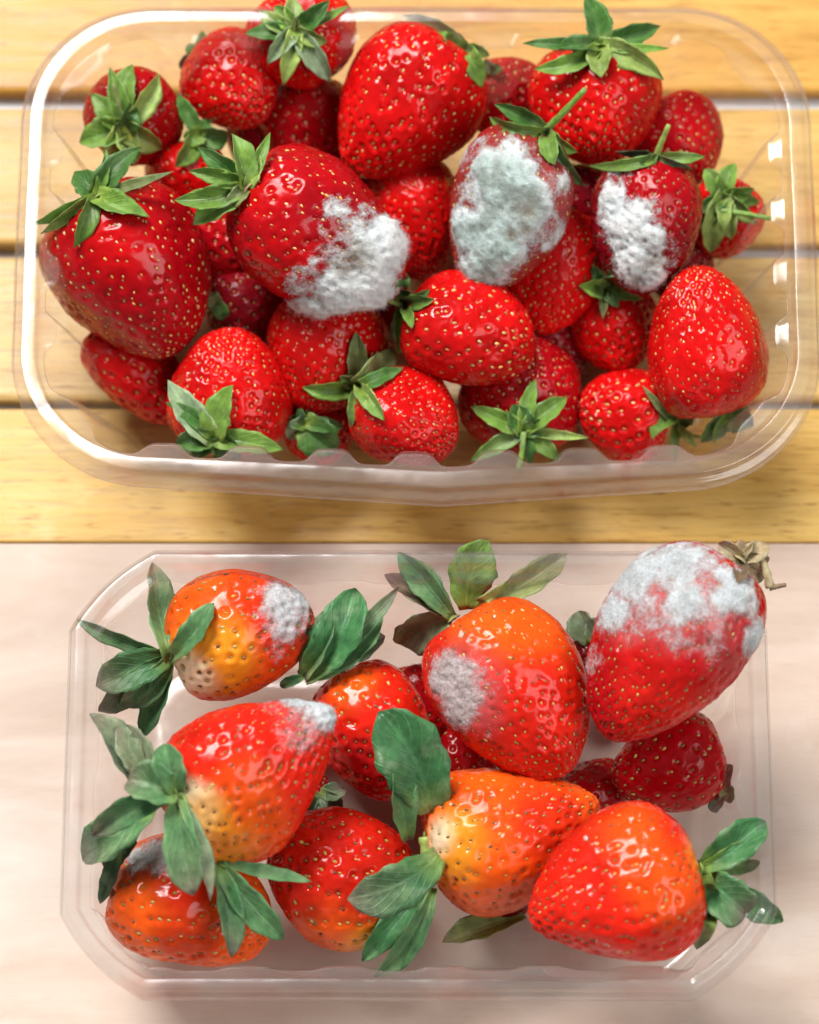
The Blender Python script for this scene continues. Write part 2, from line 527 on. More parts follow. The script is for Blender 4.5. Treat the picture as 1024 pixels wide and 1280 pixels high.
def tray(name, corners_px, H, rc, mat, label, bow=0.0, rib=0.0015, nrib=34, chamfer=False, wall_in=0.021, lip=0.0055):
    l, r_, t, bt = corners_px                                  # rim extremes in the picture at rim height
    xm = 0.5 * (at_z(l, 0.5 * (t + bt), H)[0] + at_z(r_, 0.5 * (t + bt), H)[0])
    a = 0.5 * (at_z(r_, 0.5 * (t + bt), H)[0] - at_z(l, 0.5 * (t + bt), H)[0])
    yt, yb = at_z(512, t, H)[1], at_z(512, bt, H)[1]
    ym, b = 0.5 * (yt + yb), 0.5 * (yt - yb)
    nx, ny, nc = 150, 84, 36
    root = empty(name, (xm, ym, 0.0))
    root['label'], root['category'] = label, 'tray'
    N = 2 * nx + 2 * ny + 4 * nc
    # (part, inset, z, rib weight)
    S = [('rim', 0.0, H - 0.0046, 0), ('rim', 0.0, H - 0.0026, 0), ('rim', 0.0003, H - 0.0021, 0), ('rim', 0.0010, H - 0.0018, 0),
         ('rim', lip * 0.30, H - 0.0016, 0), ('rim', lip * 0.34, H - 0.0014, 0), ('rim', lip * 0.37, H - 0.0004, 0), ('rim', lip * 0.41, H - 0.0001, 0), ('rim', lip * 0.48, H, 0),
         ('rim', lip * 0.93, H, 0), ('rim', lip * 0.97, H - 0.0002, 0), ('rim', lip, H - 0.0007, 0), ('rim', lip + 0.0005, H - 0.0030, 0.05),
         ('rim', lip + 0.0011, H - 0.0036, 0.2), ('rim', lip + 0.0022, H - 0.0040, 0.5), ('rim', lip + 0.0030, H - 0.0048, 0.75)]
    zt, zb = H - 0.0056, 0.0045
    i0, i1 = lip + 0.0036, wall_in
    W = [('side_wall', lip + 0.0030, H - 0.0048, 0.75)]
    for k in range(10):
        f = k / 9
        W.append(('side_wall', i0 + (i1 - i0) * f, zt + (zb - zt) * f, min(1, 0.85 + 3 * f) * min(1, (1 - f) * 5 + 0.3)))
    W += [('side_wall', i1 + 0.0006, 0.0025, 0.3), ('side_wall', i1 + 0.0020, 0.0010, 0.05), ('side_wall', i1 + 0.0042, 0.0006, 0)]
    B = [('base', i1 + 0.0042, 0.0006, 0)]
    for k in range(1, 9):
        B.append(('base', i1 + 0.0042 + (b * 0.98 - i1 - 0.0042) * k / 8, 0.0006 + (0.0009 if k % 2 else 0.0), 0))
    def ring(ins, z, rw):
        rr = max(rc - ins * 0.8, 0.004)
        rr = min(rr, b - ins - 0.0005) if b - ins > 0.001 else 0.0004
        P = rrect(a - ins, max(b - ins, 0.0008), max(rr, 0.0003), nx, ny, nc, chamfer)
        nrm = np.roll(P, -1, 0) - np.roll(P, 1, 0)
        nrm = np.stack([-nrm[:, 1], nrm[:, 0]], 1)              # inward for a counter-clockwise loop
        nrm /= np.linalg.norm(nrm, axis=1)[:, None] + 1e-12
        s = np.arange(N) / N
        sq = np.tanh(2.3 * np.sin(2 * math.pi * nrib * s))
        P = P + nrm * (sq * rib * rw)[:, None]
        if bow and ins < 0.02:
            front = P[:, 1] < 0
            k = np.clip(1 - np.abs(P[:, 0] - 0.006) / a, 0, 1)
            P[front, 1] -= bow * (k[front] ** 1.15) * (1 - ins / 0.02)
        wv = np.column_stack([P / 0.03, np.full(N, 3.0 + xm)])
        zz = z + (vnoise(wv, 5) - 0.5) * 0.0004 * (z > 0.02)
        P = P + nrm * ((vnoise(wv * 1.3, 9) - 0.5) * 0.0003 * (z > 0.02))[:, None]
        return np.column_stack([P[:, 0] + xm, P[:, 1] + ym, zz])
    for part, secs in (('rim', S), ('side_wall', W), ('base', B)):
        V = np.concatenate([ring(i, z, rw) for _, i, z, rw in secs])
        F = []
        for q in range(len(secs) - 1):
            for k in range(N):
                k2 = (k + 1) % N
                F.append((q * N + k, q * N + k2, (q + 1) * N + k2, (q + 1) * N + k))
        if part == 'base':
            F.append(tuple((len(secs) - 1) * N + k for k in range(N)))
        o = mesh_from(part, V, F, mat, root, (xm, ym, 0.0))
        if part == 'rim':
            so = o.modifiers.new('thickness', 'SOLIDIFY')
            so.thickness = 0.0004
            so.offset = 0
        wn = o.modifiers.new('flat_faces', 'WEIGHTED_NORMAL')
        wn.weight = 80
    return root

HU, HL = 0.056, 0.050
tray('plastic_tray', (19, 1021, 3, 594), HU, 0.031, M_TRAYU,
     'clear ribbed plastic punnet with round corners on golden wooden planks', bow=0.0058, nrib=26, rib=0.0021)
tray('plastic_tray', (80, 966, 685, 1245), HL, 0.019, M_TRAYL,
     'thin clear plastic punnet with cut-off corners on the pale table', rib=0.0006, nrib=22, chamfer=True, wall_in=0.012, lip=0.0038)

# ------------------------------------------------------------------ strawberries
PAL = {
    'R': (0.64, 0.005, 0.005), 'D': (0.44, 0.003, 0.007), 'K': (0.24, 0.004, 0.010), 'B': (0.30, 0.030, 0.026),  # K: dull dark flesh, and painted shade on the gap fillers
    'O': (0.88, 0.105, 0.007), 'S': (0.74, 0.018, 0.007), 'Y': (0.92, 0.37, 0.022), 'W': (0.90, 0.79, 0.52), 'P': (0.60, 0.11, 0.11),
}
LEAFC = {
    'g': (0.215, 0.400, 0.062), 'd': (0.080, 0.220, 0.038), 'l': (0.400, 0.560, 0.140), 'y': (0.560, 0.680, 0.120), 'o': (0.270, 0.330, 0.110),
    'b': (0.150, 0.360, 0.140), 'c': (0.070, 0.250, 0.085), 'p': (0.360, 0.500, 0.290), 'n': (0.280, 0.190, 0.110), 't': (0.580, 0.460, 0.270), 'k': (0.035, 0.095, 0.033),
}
NU, NV = 96, 150

class Berry:
    pass

def build_berry(B):
    rng = np.random.RandomState(B['seed'])
    px, py = B['c']
    C3 = at_z(px, py, B['z'])
    dep = depth_of(C3)
    mpp = dep / FPX
    L, W = B['L'] * mpp, B['W'] * mpp
    back = CAM - C3
    back /= np.linalg.norm(back)
    r = np.cross(UPV, back); r /= np.linalg.norm(r)
    u_ = np.cross(back, r)
    an, ti = math.radians(B['ang']), math.radians(B.get('tilt', 0))
    ax = math.cos(ti) * (math.cos(an) * r + math.sin(an) * u_) + math.sin(ti) * back
    e1 = np.cross(ax, back)
    if np.linalg.norm(e1) < 0.05:
        e1 = np.cross(ax, r)
    e1 /= np.linalg.norm(e1)
    e2 = np.cross(ax, e1)                                        # roughly towards/away from the camera
    u = np.linspace(0.0, math.pi, NU + 2)[1:-1]
    v = np.linspace(0, 2 * math.pi, NV, endpoint=False)
    tp, pw = B.get('tp', 0.22), B.get('pw', 0.95)
    uu = np.linspace(0.001, math.pi - 0.001, 400)
    def rad(x):
        return np.sin(x) ** pw * (1 + tp * np.cos(x))
    rmax = rad(uu).max()
    def surf(U, Vv):
        R = rad(U) / rmax * W / 2
        lump = np.zeros_like(U)
        for k, am in ((2, 0.040), (3, 0.038), (5, 0.016)):
            ph = rs[k]
            lump += B.get('lump', 1.0) * am * np.sin(k * Vv + ph + U * rs2[k])
        R = R * (1 + lump * np.sin(U))
        a = -np.cos(U) * L / 2
        a = a + L * 0.075 * np.exp(-(U / 0.33) ** 2)             # shoulder dips in around the calyx
        bend = B.get('bend', rs2[0] * 0.035) * W * (np.cos(U)) ** 2
        fl = B.get('flat', 0.96)
        return (C3 + a[..., None] * ax + (R * np.cos(Vv) + bend)[..., None] * e1 + (R * np.sin(Vv) * fl)[..., None] * e2)
    rs = rng.uniform(0, 6.28, 8); rs2 = rng.uniform(-1.5, 1.5, 8)
    U, Vg = np.meshgrid(u, v, indexing='ij')
    P = surf(U, Vg)
    def normals(U, Vv):
        h = 1e-3
        du = surf(U + h, Vv) - surf(U - h, Vv)
        dv = surf(U, Vv + h) - surf(U, Vv - h)
        n = np.cross(du, dv)
        n /= np.linalg.norm(n, axis=-1)[..., None] + 1e-15
        s = np.sign(np.sum(n * (surf(U, Vv) - C3), -1))
        s[s == 0] = 1
        return n * np.sign(np.median(s))
    Nn = normals(U, Vg)
    # achene positions: spiral, equal area
    R_ = rad(uu) / rmax * W / 2
    dl = np.sqrt(np.gradient(R_, uu) ** 2 + (np.sin(uu) * L / 2) ** 2)
    dens = R_ * dl * (0.80 + 0.9 * sstep(1.7, 3.0, uu))
    cum = np.cumsum(dens); tot = cum[-1] * (uu[1] - uu[0]) * 2 * math.pi
    sp = B.get('sp', 15.5) * mpp * 0.87
    n_s = int(tot / sp ** 2)
    fr = (np.arange(n_s) + 0.5) / n_s
    us = np.interp(fr, cum / cum[-1], uu)
    vs_ = np.arange(n_s) * 2.399963 + rng.normal(0, 0.07, n_s)
    us = np.clip(us + rng.normal(0, 0.020, n_s), 0.02, math.pi - 0.02)
    keep = us > 0.30
    us, vs_ = us[keep], vs_[keep]
    SP = surf(us, vs_); SN = normals(us, vs_)
    dd = B.get('dim', 0.00042) * (1.75 if B['tray'] == 'u' else 1.3)
    rd = sp * 0.27
    Pf, Nf = P.reshape(-1, 3), Nn.reshape(-1, 3)
    disp = np.zeros(len(Pf))
    sdep = dd * rng.uniform(0.6, 1.3, len(SP))
    best = np.full(len(Pf), 1e9); bi = np.zeros(len(Pf), dtype=int)
    for i0 in range(0, len(Pf), 4000):
        d2 = ((Pf[i0:i0 + 4000, None, :] - SP[None]) ** 2).sum(-1)
        bi[i0:i0 + 4000] = d2.argmin(1)
        best[i0:i0 + 4000] = np.sqrt(d2.min(1))
    x = best / rd
    disp = -sdep[bi] * (np.exp(-x ** 2) - 0.28 * np.exp(-((x - 1.55) / 0.55) ** 2))
    disp += (fbm((Pf - C3) / 0.008, B['seed'], 3) - 0.5) * 0.0016 * B.get('lump', 1.0)
    for (qx, qy, qr, qd) in B.get('dent', []):
        q = surf_point(Pf, Nf, qx, qy)
        disp -= qd * np.exp(-(np.linalg.norm(Pf - q, axis=1) / (qr * mpp)) ** 2)
    big = (fbm((SP - C3) / 0.008, B['seed'], 3) - 0.5) * 0.0016 * B.get('lump', 1.0)
    Pd = Pf + Nf * disp[:, None]
    top = surf(np.array([0.0005]), np.array([0.0]))[0]; bot = surf(np.array([math.pi - 0.0005]), np.array([0.0]))[0]
    V = np.concatenate([Pd, [top], [bot]])
    idx = np.arange(NU * NV).reshape(NU, NV)
    a_, b_ = idx[:-1], idx[1:]
    F = np.stack([a_, b_, np.roll(b_, -1, 1), np.roll(a_, -1, 1)], -1).reshape(-1, 4).tolist()
    t_i, b_i = NU * NV, NU * NV + 1
    for k in range(NV):
        F.append((t_i, idx[0, k], idx[0, (k + 1) % NV]))
        F.append((b_i, idx[-1, (k + 1) % NV], idx[-1, k]))
    # outward orientation
    f0 = F[NU // 2 * NV]
    fn = np.cross(V[f0[1]] - V[f0[0]], V[f0[2]] - V[f0[0]])
    if np.dot(fn, V[f0[0]] - C3) < 0:
        F = [tuple(reversed(f)) for f in F]
    # colours
    uf = np.concatenate([U.ravel(), [0, math.pi]])
    col = np.tile(np.array(PAL[B['pal']]), (len(V), 1))
    nz = fbm((V - C3) / 0.012, B['seed'] + 40, 4)
    col = col * (0.62 + 0.76 * nz)[:, None]
    def blend(mask, c):
        nonlocal col
        col = col * (1 - mask[:, None]) + np.array(PAL[c]) * mask[:, None]
    if B.get('cap'):
        cc, e, st = B['cap']
        blend(st * (1 - sstep(e * 0.35, e, uf + (nz - 0.5) * 0.5)), cc)
    for (qx, qy, qr, qc, st) in B.get('pat', []):
        q = surf_point(Pf, Nf, qx, qy)
        d = np.linalg.norm(V - q, axis=1) / (qr * mpp)
        blend(st * (1 - sstep(0.35, 1.15, d + (nz - 0.5) * 0.9)), qc)
    zmin = V[:, 2].min()
    org = np.array([C3[0], C3[1], zmin])
    root = empty('strawberry', org)
    root['label'], root['category'] = B['label'], 'strawberry'
    root['group'] = 'strawberries in the round-cornered punnet' if B['tray'] == 'u' else 'strawberries in the thin punnet'
    mesh_from('flesh', V, F, M_FLESH, root, org, col)
    # achenes
    st_, Sf = [], []
    seg, rg = 6, 4
    tv = [(0, 0, -1.0)]
    for j in range(1, rg):
        p = math.pi * j / rg
        for k in range(seg):
            q = 2 * math.pi * k / seg
            tv.append((math.sin(p) * math.cos(q), math.sin(p) * math.sin(q), -math.cos(p)))
    tv.append((0, 0, 1.0))
    tv = np.array(tv)
    tf = []
    for k in range(seg):
        tf.append((0, 1 + (k + 1) % seg, 1 + k))
    for j in range(rg - 2):
        for k in range(seg):
            a1 = 1 + j * seg + k; a2 = 1 + j * seg + (k + 1) % seg
            tf.append((a1, a2, a2 + seg, a1 + seg))
    l0 = 1 + (rg - 2) * seg
    for k in range(seg):
        tf.append((l0 + k, l0 + (k + 1) % seg, len(tv) - 1))
    ss = B.get('ss', 0.84 if B['tray'] == 'u' else 0.84) * min(1.1, sp / 0.0029)
    sc_cols = np.array([(0.78, 0.56, 0.17), (0.70, 0.42, 0.10), (0.80, 0.66, 0.30), (0.78, 0.56, 0.17), (0.55, 0.20, 0.05), (0.60, 0.42, 0.14)]) if B['tray'] == 'u' else \
        np.array([(0.50, 0.36, 0.07), (0.26, 0.15, 0.03), (0.60, 0.50, 0.15), (0.44, 0.34, 0.09), (0.20, 0.10, 0.03)])
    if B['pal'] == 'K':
        sc_cols = sc_cols * 0.55  # seeds dimmed with the K flesh, painted shade on the gap fillers
    ns_, nt_ = len(SP), len(tv)
    tt = ax - SN * (SN @ ax)[:, None]
    tt /= np.linalg.norm(tt, axis=1)[:, None] + 1e-12
    sv = np.cross(SN, tt)
    ja = rng.normal(0, 0.25, ns_)[:, None]
    tt, sv = tt * np.cos(ja) + sv * np.sin(ja), sv * np.cos(ja) - tt * np.sin(ja)
    kk = (ss * rng.uniform(0.66, 1.16, ns_))[:, None, None]
    cp = SP + SN * (big - sdep * 0.82 + 0.00008)[:, None]
    taper = 1 - 0.28 * tv[:, 2]
    SV = cp[:, None] + kk * (tv[None, :, 2:3] * 0.00064 * tt[:, None] + (tv[:, 0] * taper)[None, :, None] * 0.00040 * sv[:, None]
                             + (tv[:, 1] * taper)[None, :, None] * 0.00034 * SN[:, None])
    SF = [tuple(o_ + q for q in f) for o_ in range(0, ns_ * nt_, nt_) for f in tf]
    SC = [np.repeat(sc_cols[rng.randint(0, len(sc_cols), ns_)] * rng.uniform(0.65, 1.15, ns_)[:, None], nt_, 0)]
    SV = SV.reshape(-1, 3)
    o = mesh_from('achenes', SV, SF, M_SEED, root, org, np.concatenate(SC))
    o['kind'] = 'stuff'
    # fine hairs
    nh = 240
    hi = rng.randint(0, len(Pf), nh)
    HV, HF = [], []
    for i in hi:
        n = Nf[i] + rng.normal(0, 0.35, 3)
        n /= np.linalg.norm(n)
        s_ = np.cross(n, rng.normal(0, 1, 3)); s_ /= np.linalg.norm(s_)
        ln = rng.uniform(0.0006, 0.0014)
        s2 = np.cross(n, s_)
        b0 = Pd[i] - n * 0.0001
        o = len(HV)
        HV += [b0 + s_ * 2.4e-5, b0 - s_ * 1.3e-5 + s2 * 2.1e-5, b0 - s_ * 1.3e-5 - s2 * 2.1e-5, b0 + n * ln + s_ * rng.normal(0, 0.0002)]
        HF += [(o, o + 1, o + 3), (o + 1, o + 2, o + 3), (o + 2, o, o + 3)]
    o = mesh_from('fine_hairs', HV, HF, M_HAIR, root, org, np.tile(np.array((0.62, 0.38, 0.26)), (len(HV), 1)))
    o['kind'] = 'stuff'
    b = Berry()
    b.spec, b.root, b.org, b.C3, b.mpp = B, root, org, C3, mpp
    b.V, b.Nf, b.Pd, b.idx = V, Nf, Pd, idx
    b.bvh = BVHTree.FromPolygons([Vector(p) for p in V], F)
    b.top = top
    b.ax = ax
    b.seeds = SP
    b.rng = rng
    return b

def surf_point(Pf, Nf, qx, qy):
    x, y, d = project(Pf)
    face = (Nf * (CAM - Pf)).sum(1) > -0.05
    e = (x - qx) ** 2 + (y - qy) ** 2 + np.where(face, 0, 1e7)
    return Pf[e.argmin()]

# ------------------------------------------------------------------ mould
MOULDC = {'w': (0.91, 0.955, 0.97), 'g': (0.60, 0.72, 0.69), 's': (0.76, 0.81, 0.84), 'r': (0.78, 0.72, 0.72), 'b': (0.34, 0.27, 0.21)}

def build_mould(b, spec):
    blobs, thick, colk, patch, nfib, pits = spec
    nfib = int(nfib * (2.2 if b.spec['tray'] == 'u' else 0.8))
    rng = b.rng
    P, Nf = b.Pd, b.Nf
    m = np.full(len(P), -1.0)
    for (qx, qy, qr) in blobs:
        q = surf_point(P, Nf, qx, qy)
        m = np.maximum(m, 1 - np.linalg.norm(P - q, axis=1) / (qr * b.mpp))
    for (qx, qy, qr) in b.spec.get('dust', []):
        q = surf_point(P, Nf, qx, qy)
        m = np.maximum(m, np.minimum(1 - np.linalg.norm(P - q, axis=1) / (qr * b.mpp), 0.40) - 0.42)
    n1 = fbm((P - b.C3) / 0.0045, b.spec['seed'] + 7, 4)
    n2 = fbm((P - b.C3) / 0.0013, b.spec['seed'] + 9, 4)
    m = m * 1.15 - 0.10 + (n1 - 0.5) * (0.7 + patch) + (n2 - 0.5) * (0.3 + patch * 1.2)
    k = sstep(0.0, 0.6, m)
    h = thick * (k ** 0.8) * (0.45 + 0.75 * n1 + 0.30 * (n2 - 0.5)) + 0.00007
    pit = np.zeros(len(P))
    for (qx, qy, qr) in pits:
        q = surf_point(P, Nf, qx, qy)
        pit = np.maximum(pit, np.exp(-(np.linalg.norm(P - q, axis=1) / (qr * b.mpp)) ** 2))
    h = h * (1 - 0.75 * pit)
    MV = P + Nf * (h + 0.00004)[:, None]
    idx = b.idx
    on = (m > -0.62).reshape(idx.shape)
    a_, b_ = idx[:-1], idx[1:]
    Fq = np.stack([a_, b_, np.roll(b_, -1, 1), np.roll(a_, -1, 1)], -1)
    ok = (on[:-1].astype(int) + on[1:] + np.roll(on[1:], -1, 1) + np.roll(on[:-1], -1, 1)) >= 3
    Fq = Fq[ok]
    used = np.unique(Fq)
    if len(used) == 0:
        return
    remap = np.full(len(P), -1); remap[used] = np.arange(len(used))
    f0 = Fq[0]
    if np.dot(np.cross(P[f0[1]] - P[f0[0]], P[f0[2]] - P[f0[0]]), Nf[f0[0]]) < 0:
        Fq = Fq[:, ::-1]
    base = np.array(MOULDC[colk])
    edge = np.array(MOULDC['w' if b.spec['tray'] == 'u' else 'r']) * 0.95
    kk = sstep(0.05, 0.6, m)[:, None]
    col = edge * (1 - kk) + base * kk
    col = np.minimum(col * (0.82 + 0.4 * n1 + 0.25 * (n2 - 0.5))[:, None], 0.96)
    mo = b.spec.get('mottle', 0.25)
    n3 = fbm((P - b.C3) / 0.0028, b.spec['seed'] + 23, 4)
    mm = (mo * sstep(0.46, 0.62, n3) * kk[:, 0])[:, None]
    col = col * (1 - mm) + np.array((0.30, 0.34, 0.30)) * mm
    pn = np.clip(pit * (0.6 + 1.2 * (n2 - 0.3)), 0, 1)[:, None]
    col = col * (1 - pn) + np.array(MOULDC['b']) * pn
    o = mesh_from('mould', MV[used], remap[Fq].tolist(), M_MOULD, b.root, b.org, np.column_stack([col, sstep(-0.62, 0.60, m) * b.spec.get('cover', 1.0)])[used])
    # felt of fine filaments, thinning towards the edge
    pr = np.clip(m + 0.35, 0, 0.7) ** 1.0
    pr = pr / pr.sum()
    pick = rng.choice(len(P), nfib, p=pr)
    nn = Nf[pick] * rng.uniform(0.1, 0.9, nfib)[:, None] + rng.normal(0, 0.6, (nfib, 3))
    nn /= np.linalg.norm(nn, axis=1)[:, None] + 1e-9
    sv = np.cross(nn, rng.normal(0, 1, (nfib, 3)))
    sv /= np.linalg.norm(sv, axis=1)[:, None] + 1e-9
    ln = (max(min(thick, 0.0014), 0.0007) * rng.uniform(0.3, 1.3, nfib) * (0.4 + 0.6 * k[pick]))[:, None]
    wd = rng.uniform(1.0e-5, 2.4e-5, nfib)[:, None]
    b0 = P[pick] + Nf[pick] * (np.maximum(h[pick], 0) * rng.uniform(0.7, 1.0, nfib))[:, None] + rng.normal(0, 0.00012, (nfib, 3))
    md = b0 + nn * ln * 0.55 + sv * rng.normal(0, 0.2, (nfib, 1)) * ln
    en = b0 + nn * ln + rng.normal(0, 0.3, (nfib, 3)) * ln
    HV = np.stack([b0 - sv * wd, b0 + sv * wd, md - sv * wd, md + sv * wd, en], 1).reshape(-1, 3)
    HF = []
    for o_ in range(0, nfib * 5, 5):
        HF += [(o_, o_ + 1, o_ + 3, o_ + 2), (o_ + 2, o_ + 3, o_ + 4)]
    cc = base * rng.uniform(0.9, 1.25, nfib)[:, None]
    cc = cc * (1 - mm[pick]) + np.array((0.30, 0.34, 0.30)) * mm[pick]
    cc = cc * (1 - pn[pick] * 0.7) + np.array(MOULDC['b']) * pn[pick] * 0.7
    HC = np.repeat(cc, 5, 0)
    f = mesh_from('mould_filaments', HV, HF, M_FIBRE, o, (0, 0, 0), np.clip(np.array(HC), 0, 0.95), smooth=False)
    f.data.transform(__import__('mathutils').Matrix.Translation(-Vector(b.org)))
    f['kind'] = 'stuff'

# ------------------------------------------------------------------ sepals and stalks
def in_front(p, bdep, lift, own=None):
    px, py, dp = project(p)
    d = Vector(ray(px, py)); ln = d.length
    best = dp
    for bb in BERRIES:
        if np.linalg.norm(bb.C3 - p) > 0.05:
            continue
        h = bb.bvh.ray_cast(Vector(CAM), d / ln)
        if h[0] is not None:
            hd = depth_of(np.array(h[0]))
            if (bb is own or bdep - 0.012 < hd) and hd < best + lift:
                best = hd - lift
    return at_depth(px, py, best)

def base_depth(b):
    bd = depth_of(b.top) + b.spec.get('cdz', 0.0)
    if b.spec.get('behind'):
        return bd
    return depth_of(in_front(at_depth(*b.spec['base'], bd), bd, 0.0004, b))

def build_sepal(b, base_px, tip_px, wpx, colk='g', bulge=7.0, dz=0.0, side=0.0, fold=0.62, roll=0.0, notch=False, wid=0.45, front=True):
    rng = b.rng
    bdep = depth_of(b.top) + b.spec.get('cdz', 0.0)
    B3 = at_depth(base_px[0], base_px[1], bdep)
    if b.spec.get('behind'):
        front = False
    if front:
        B3 = in_front(B3, bdep, 0.0006, b)
        bdep = depth_of(B3)
    T3 = at_depth(tip_px[0], tip_px[1], bdep - dz * 0.001)
    back = CAM - B3; back /= np.linalg.norm(back)
    ch = T3 - B3
    ln = np.linalg.norm(ch)
    sd = np.cross(back, ch / ln)
    bulge = bulge * rng.uniform(0.8, 1.7)
    fold = fold * rng.uniform(0.7, 1.7)
    T3 = T3 - back * rng.uniform(-0.002, 0.004)
    side = side + rng.normal(0, 0.10) * ln / b.mpp
    Mi = (B3 + T3) / 2 + back * bulge * b.mpp * 2 + sd * side * b.mpp
    ns, nq = 15, 9
    s = np.linspace(0, 1, ns)
    c = ((1 - s) ** 2)[:, None] * B3 + (2 * s * (1 - s))[:, None] * Mi + (s ** 2)[:, None] * T3
    if front:
        lift = 0.0013
        c2 = np.array([c[0]] + [in_front(q, bdep, lift, b) for q in c[1:]])
        dpt = np.array([depth_of(q) for q in c2])
        d0 = np.array([depth_of(q) for q in c])
        ex = np.minimum(dpt - d0, 0)                              # how far it had to come forward
        sm = ex.copy()
        for _ in range(3):
            sm = np.minimum(sm, np.convolve(np.pad(sm, 1, 'edge'), [0.25, 0.5, 0.25], 'valid'))
        sm[0] = sm[1] * 0.4
        for i in range(ns):
            x_, y_, _d = project(c[i])
            c[i] = at_depth(x_, y_, d0[i] + sm[i])
    tg = np.gradient(c, axis=0)
    tg /= np.linalg.norm(tg, axis=1)[:, None] + 1e-12
    W = wpx * b.mpp * (1.12 if b.spec['tray'] == 'u' else 0.98)
    sw = np.clip(s, 0, 1)
    if b.spec['tray'] == 'u':
        prof = (0.20 + sw) ** rng.uniform(0.55, 0.8) * (1.0 - sw ** rng.uniform(1.5, 2.4)) ** 1.05
    else:
        prof = (0.14 + sw) ** 0.75 * (1.0 - sw ** rng.uniform(2.2, 3.2)) ** 0.85
    prof = prof / prof.max()
    prof[-1] = 0.02
    q = np.linspace(-1, 1, nq)
    ph = rng.uniform(0, 6.28, 4)
    top, botm, tint, uvs = [], [], [], []
    col0 = np.array(LEAFC[colk])
    th = 0.00014
    tipc = np.array((0.34, 0.20, 0.20)) if b.spec['tray'] == 'l' and rng.rand() < 0.6 else col0 * 0.9
    rollt = rng.normal(0, 0.32) + roll
    for i in range(ns):
        bk = CAM - c[i]; bk /= np.linalg.norm(bk)
        sdv = np.cross(bk, tg[i])
        if np.linalg.norm(sdv) < 0.15:
            sdv = np.cross(UPV, tg[i])
        sdv /= np.linalg.norm(sdv)
        nr = np.cross(tg[i], sdv)
        rl = rollt * (0.4 + s[i])
        s2 = sdv * math.cos(rl) + nr * math.sin(rl)
        n2 = nr * math.cos(rl) - sdv * math.sin(rl)
        hw = W / 2 * prof[i]
        for k in range(nq):
            x = q[k]
            wob = 0.13 * math.sin(9 * s[i] + ph[0] + 2 * x) * abs(x) + 0.05 * math.sin(17 * s[i] + ph[1]) * abs(x)
            serr = 1 + 0.07 * math.sin(24 * s[i] + ph[2] * (1 if x > 0 else 2)) * (abs(x) > 0.9)
            p = c[i] + s2 * hw * x * serr + n2 * hw * (fold * (abs(x) ** 1.6) * 0.9 + wob - 0.10 * (1 - min(1, abs(x) * 5)))
            if notch and i >= ns - 3 and abs(x) < 0.4:
                p = p - tg[i] * ln * 0.09 * (i - ns + 4) / 3 * (1 - abs(x) / 0.4)
            top.append(p)
            botm.append(p - n2 * th)
            e = s[i] ** (3.5 if b.spec['tray'] == 'l' else 5)
            cc = col0 * (1 - 0.18 * (1 - abs(x))) * (0.9 + 0.2 * s[i])
            basel = max(0.0, 0.28 - s[i]) * 1.3
            cc = cc * (1 - basel) + np.array(LEAFC['y']) * basel
            cc = cc * (1 - 0.75 * e) + tipc * 0.75 * e
            tint.append(cc)
            uvs.append((0.5 + 0.5 * x, s[i]))
    n = ns * nq
    V = np.array(top + botm)
    F = []
    for i in range(ns - 1):
        for k in range(nq - 1):
            a = i * nq + k
            F.append((a, a + 1, a + nq + 1, a + nq))
            F.append((n + a + nq, n + a + nq + 1, n + a + 1, n + a))
    def side_f(lst):
        for a, b2 in zip(lst[:-1], lst[1:]):
            F.append((b2, a, n + a, n + b2))
    side_f([i * nq for i in range(ns)][::-1]); side_f([i * nq + nq - 1 for i in range(ns)])
    side_f([k for k in range(nq)]); side_f([(ns - 1) * nq + k for k in range(nq)][::-1])
    tint = np.array(tint)
    tint2 = np.concatenate([tint, tint * 0.8 + 0.2 * np.array((0.30, 0.42, 0.20))])
    var = rng.uniform(0.8, 1.2)
    mesh_from('sepal', V, F, M_LEAF, b.root, b.org, np.clip(tint2 * var, 0, 1), uv=np.array(uvs + uvs))

def tube(b, name, pts_px, r0, r1, colk, dz0=0.0, dz1=0.0):
    bdep = base_depth(b)
    pts = []
    nseg = 12
    ctrl = [at_depth(p[0], p[1], bdep - (dz0 + (dz1 - dz0) * i / (len(pts_px) - 1)) * 0.001) for i, p in enumerate(pts_px)]
    ctrl = np.array(ctrl)
    t = np.linspace(0, len(ctrl) - 1, nseg)
    pts = np.stack([np.interp(t, range(len(ctrl)), ctrl[:, k]) for k in range(3)], 1)
    for _ in range(2):
        pts[1:-1] = 0.5 * pts[1:-1] + 0.25 * (pts[:-2] + pts[2:])
    tg = np.gradient(pts, axis=0)
    V, F = [], []
    ng = 10
    for i in range(nseg):
        d = tg[i] / np.linalg.norm(tg[i])
        e1 = np.cross(d, FWD); e1 /= np.linalg.norm(e1); e2 = np.cross(d, e1)
        r = (r0 + (r1 - r0) * i / (nseg - 1)) * b.mpp
        r *= 1 + 0.10 * math.sin(i * 2.1)
        for k in range(ng):
            a = 2 * math.pi * k / ng
            V.append(pts[i] + (e1 * math.cos(a) + e2 * math.sin(a)) * r)
    for i in range(nseg - 1):
        for k in range(ng):
            F.append((i * ng + k, i * ng + (k + 1) % ng, (i + 1) * ng + (k + 1) % ng, (i + 1) * ng + k))
    F.append(tuple(range(ng))[::-1]); F.append(tuple((nseg - 1) * ng + k for k in range(ng)))
    col = np.tile(np.array(LEAFC[colk]), (len(V), 1))
    mesh_from(name, V, F, M_LEAF, b.root, b.org, col, uv=np.tile((0.8, 0.3), (len(V), 1)))

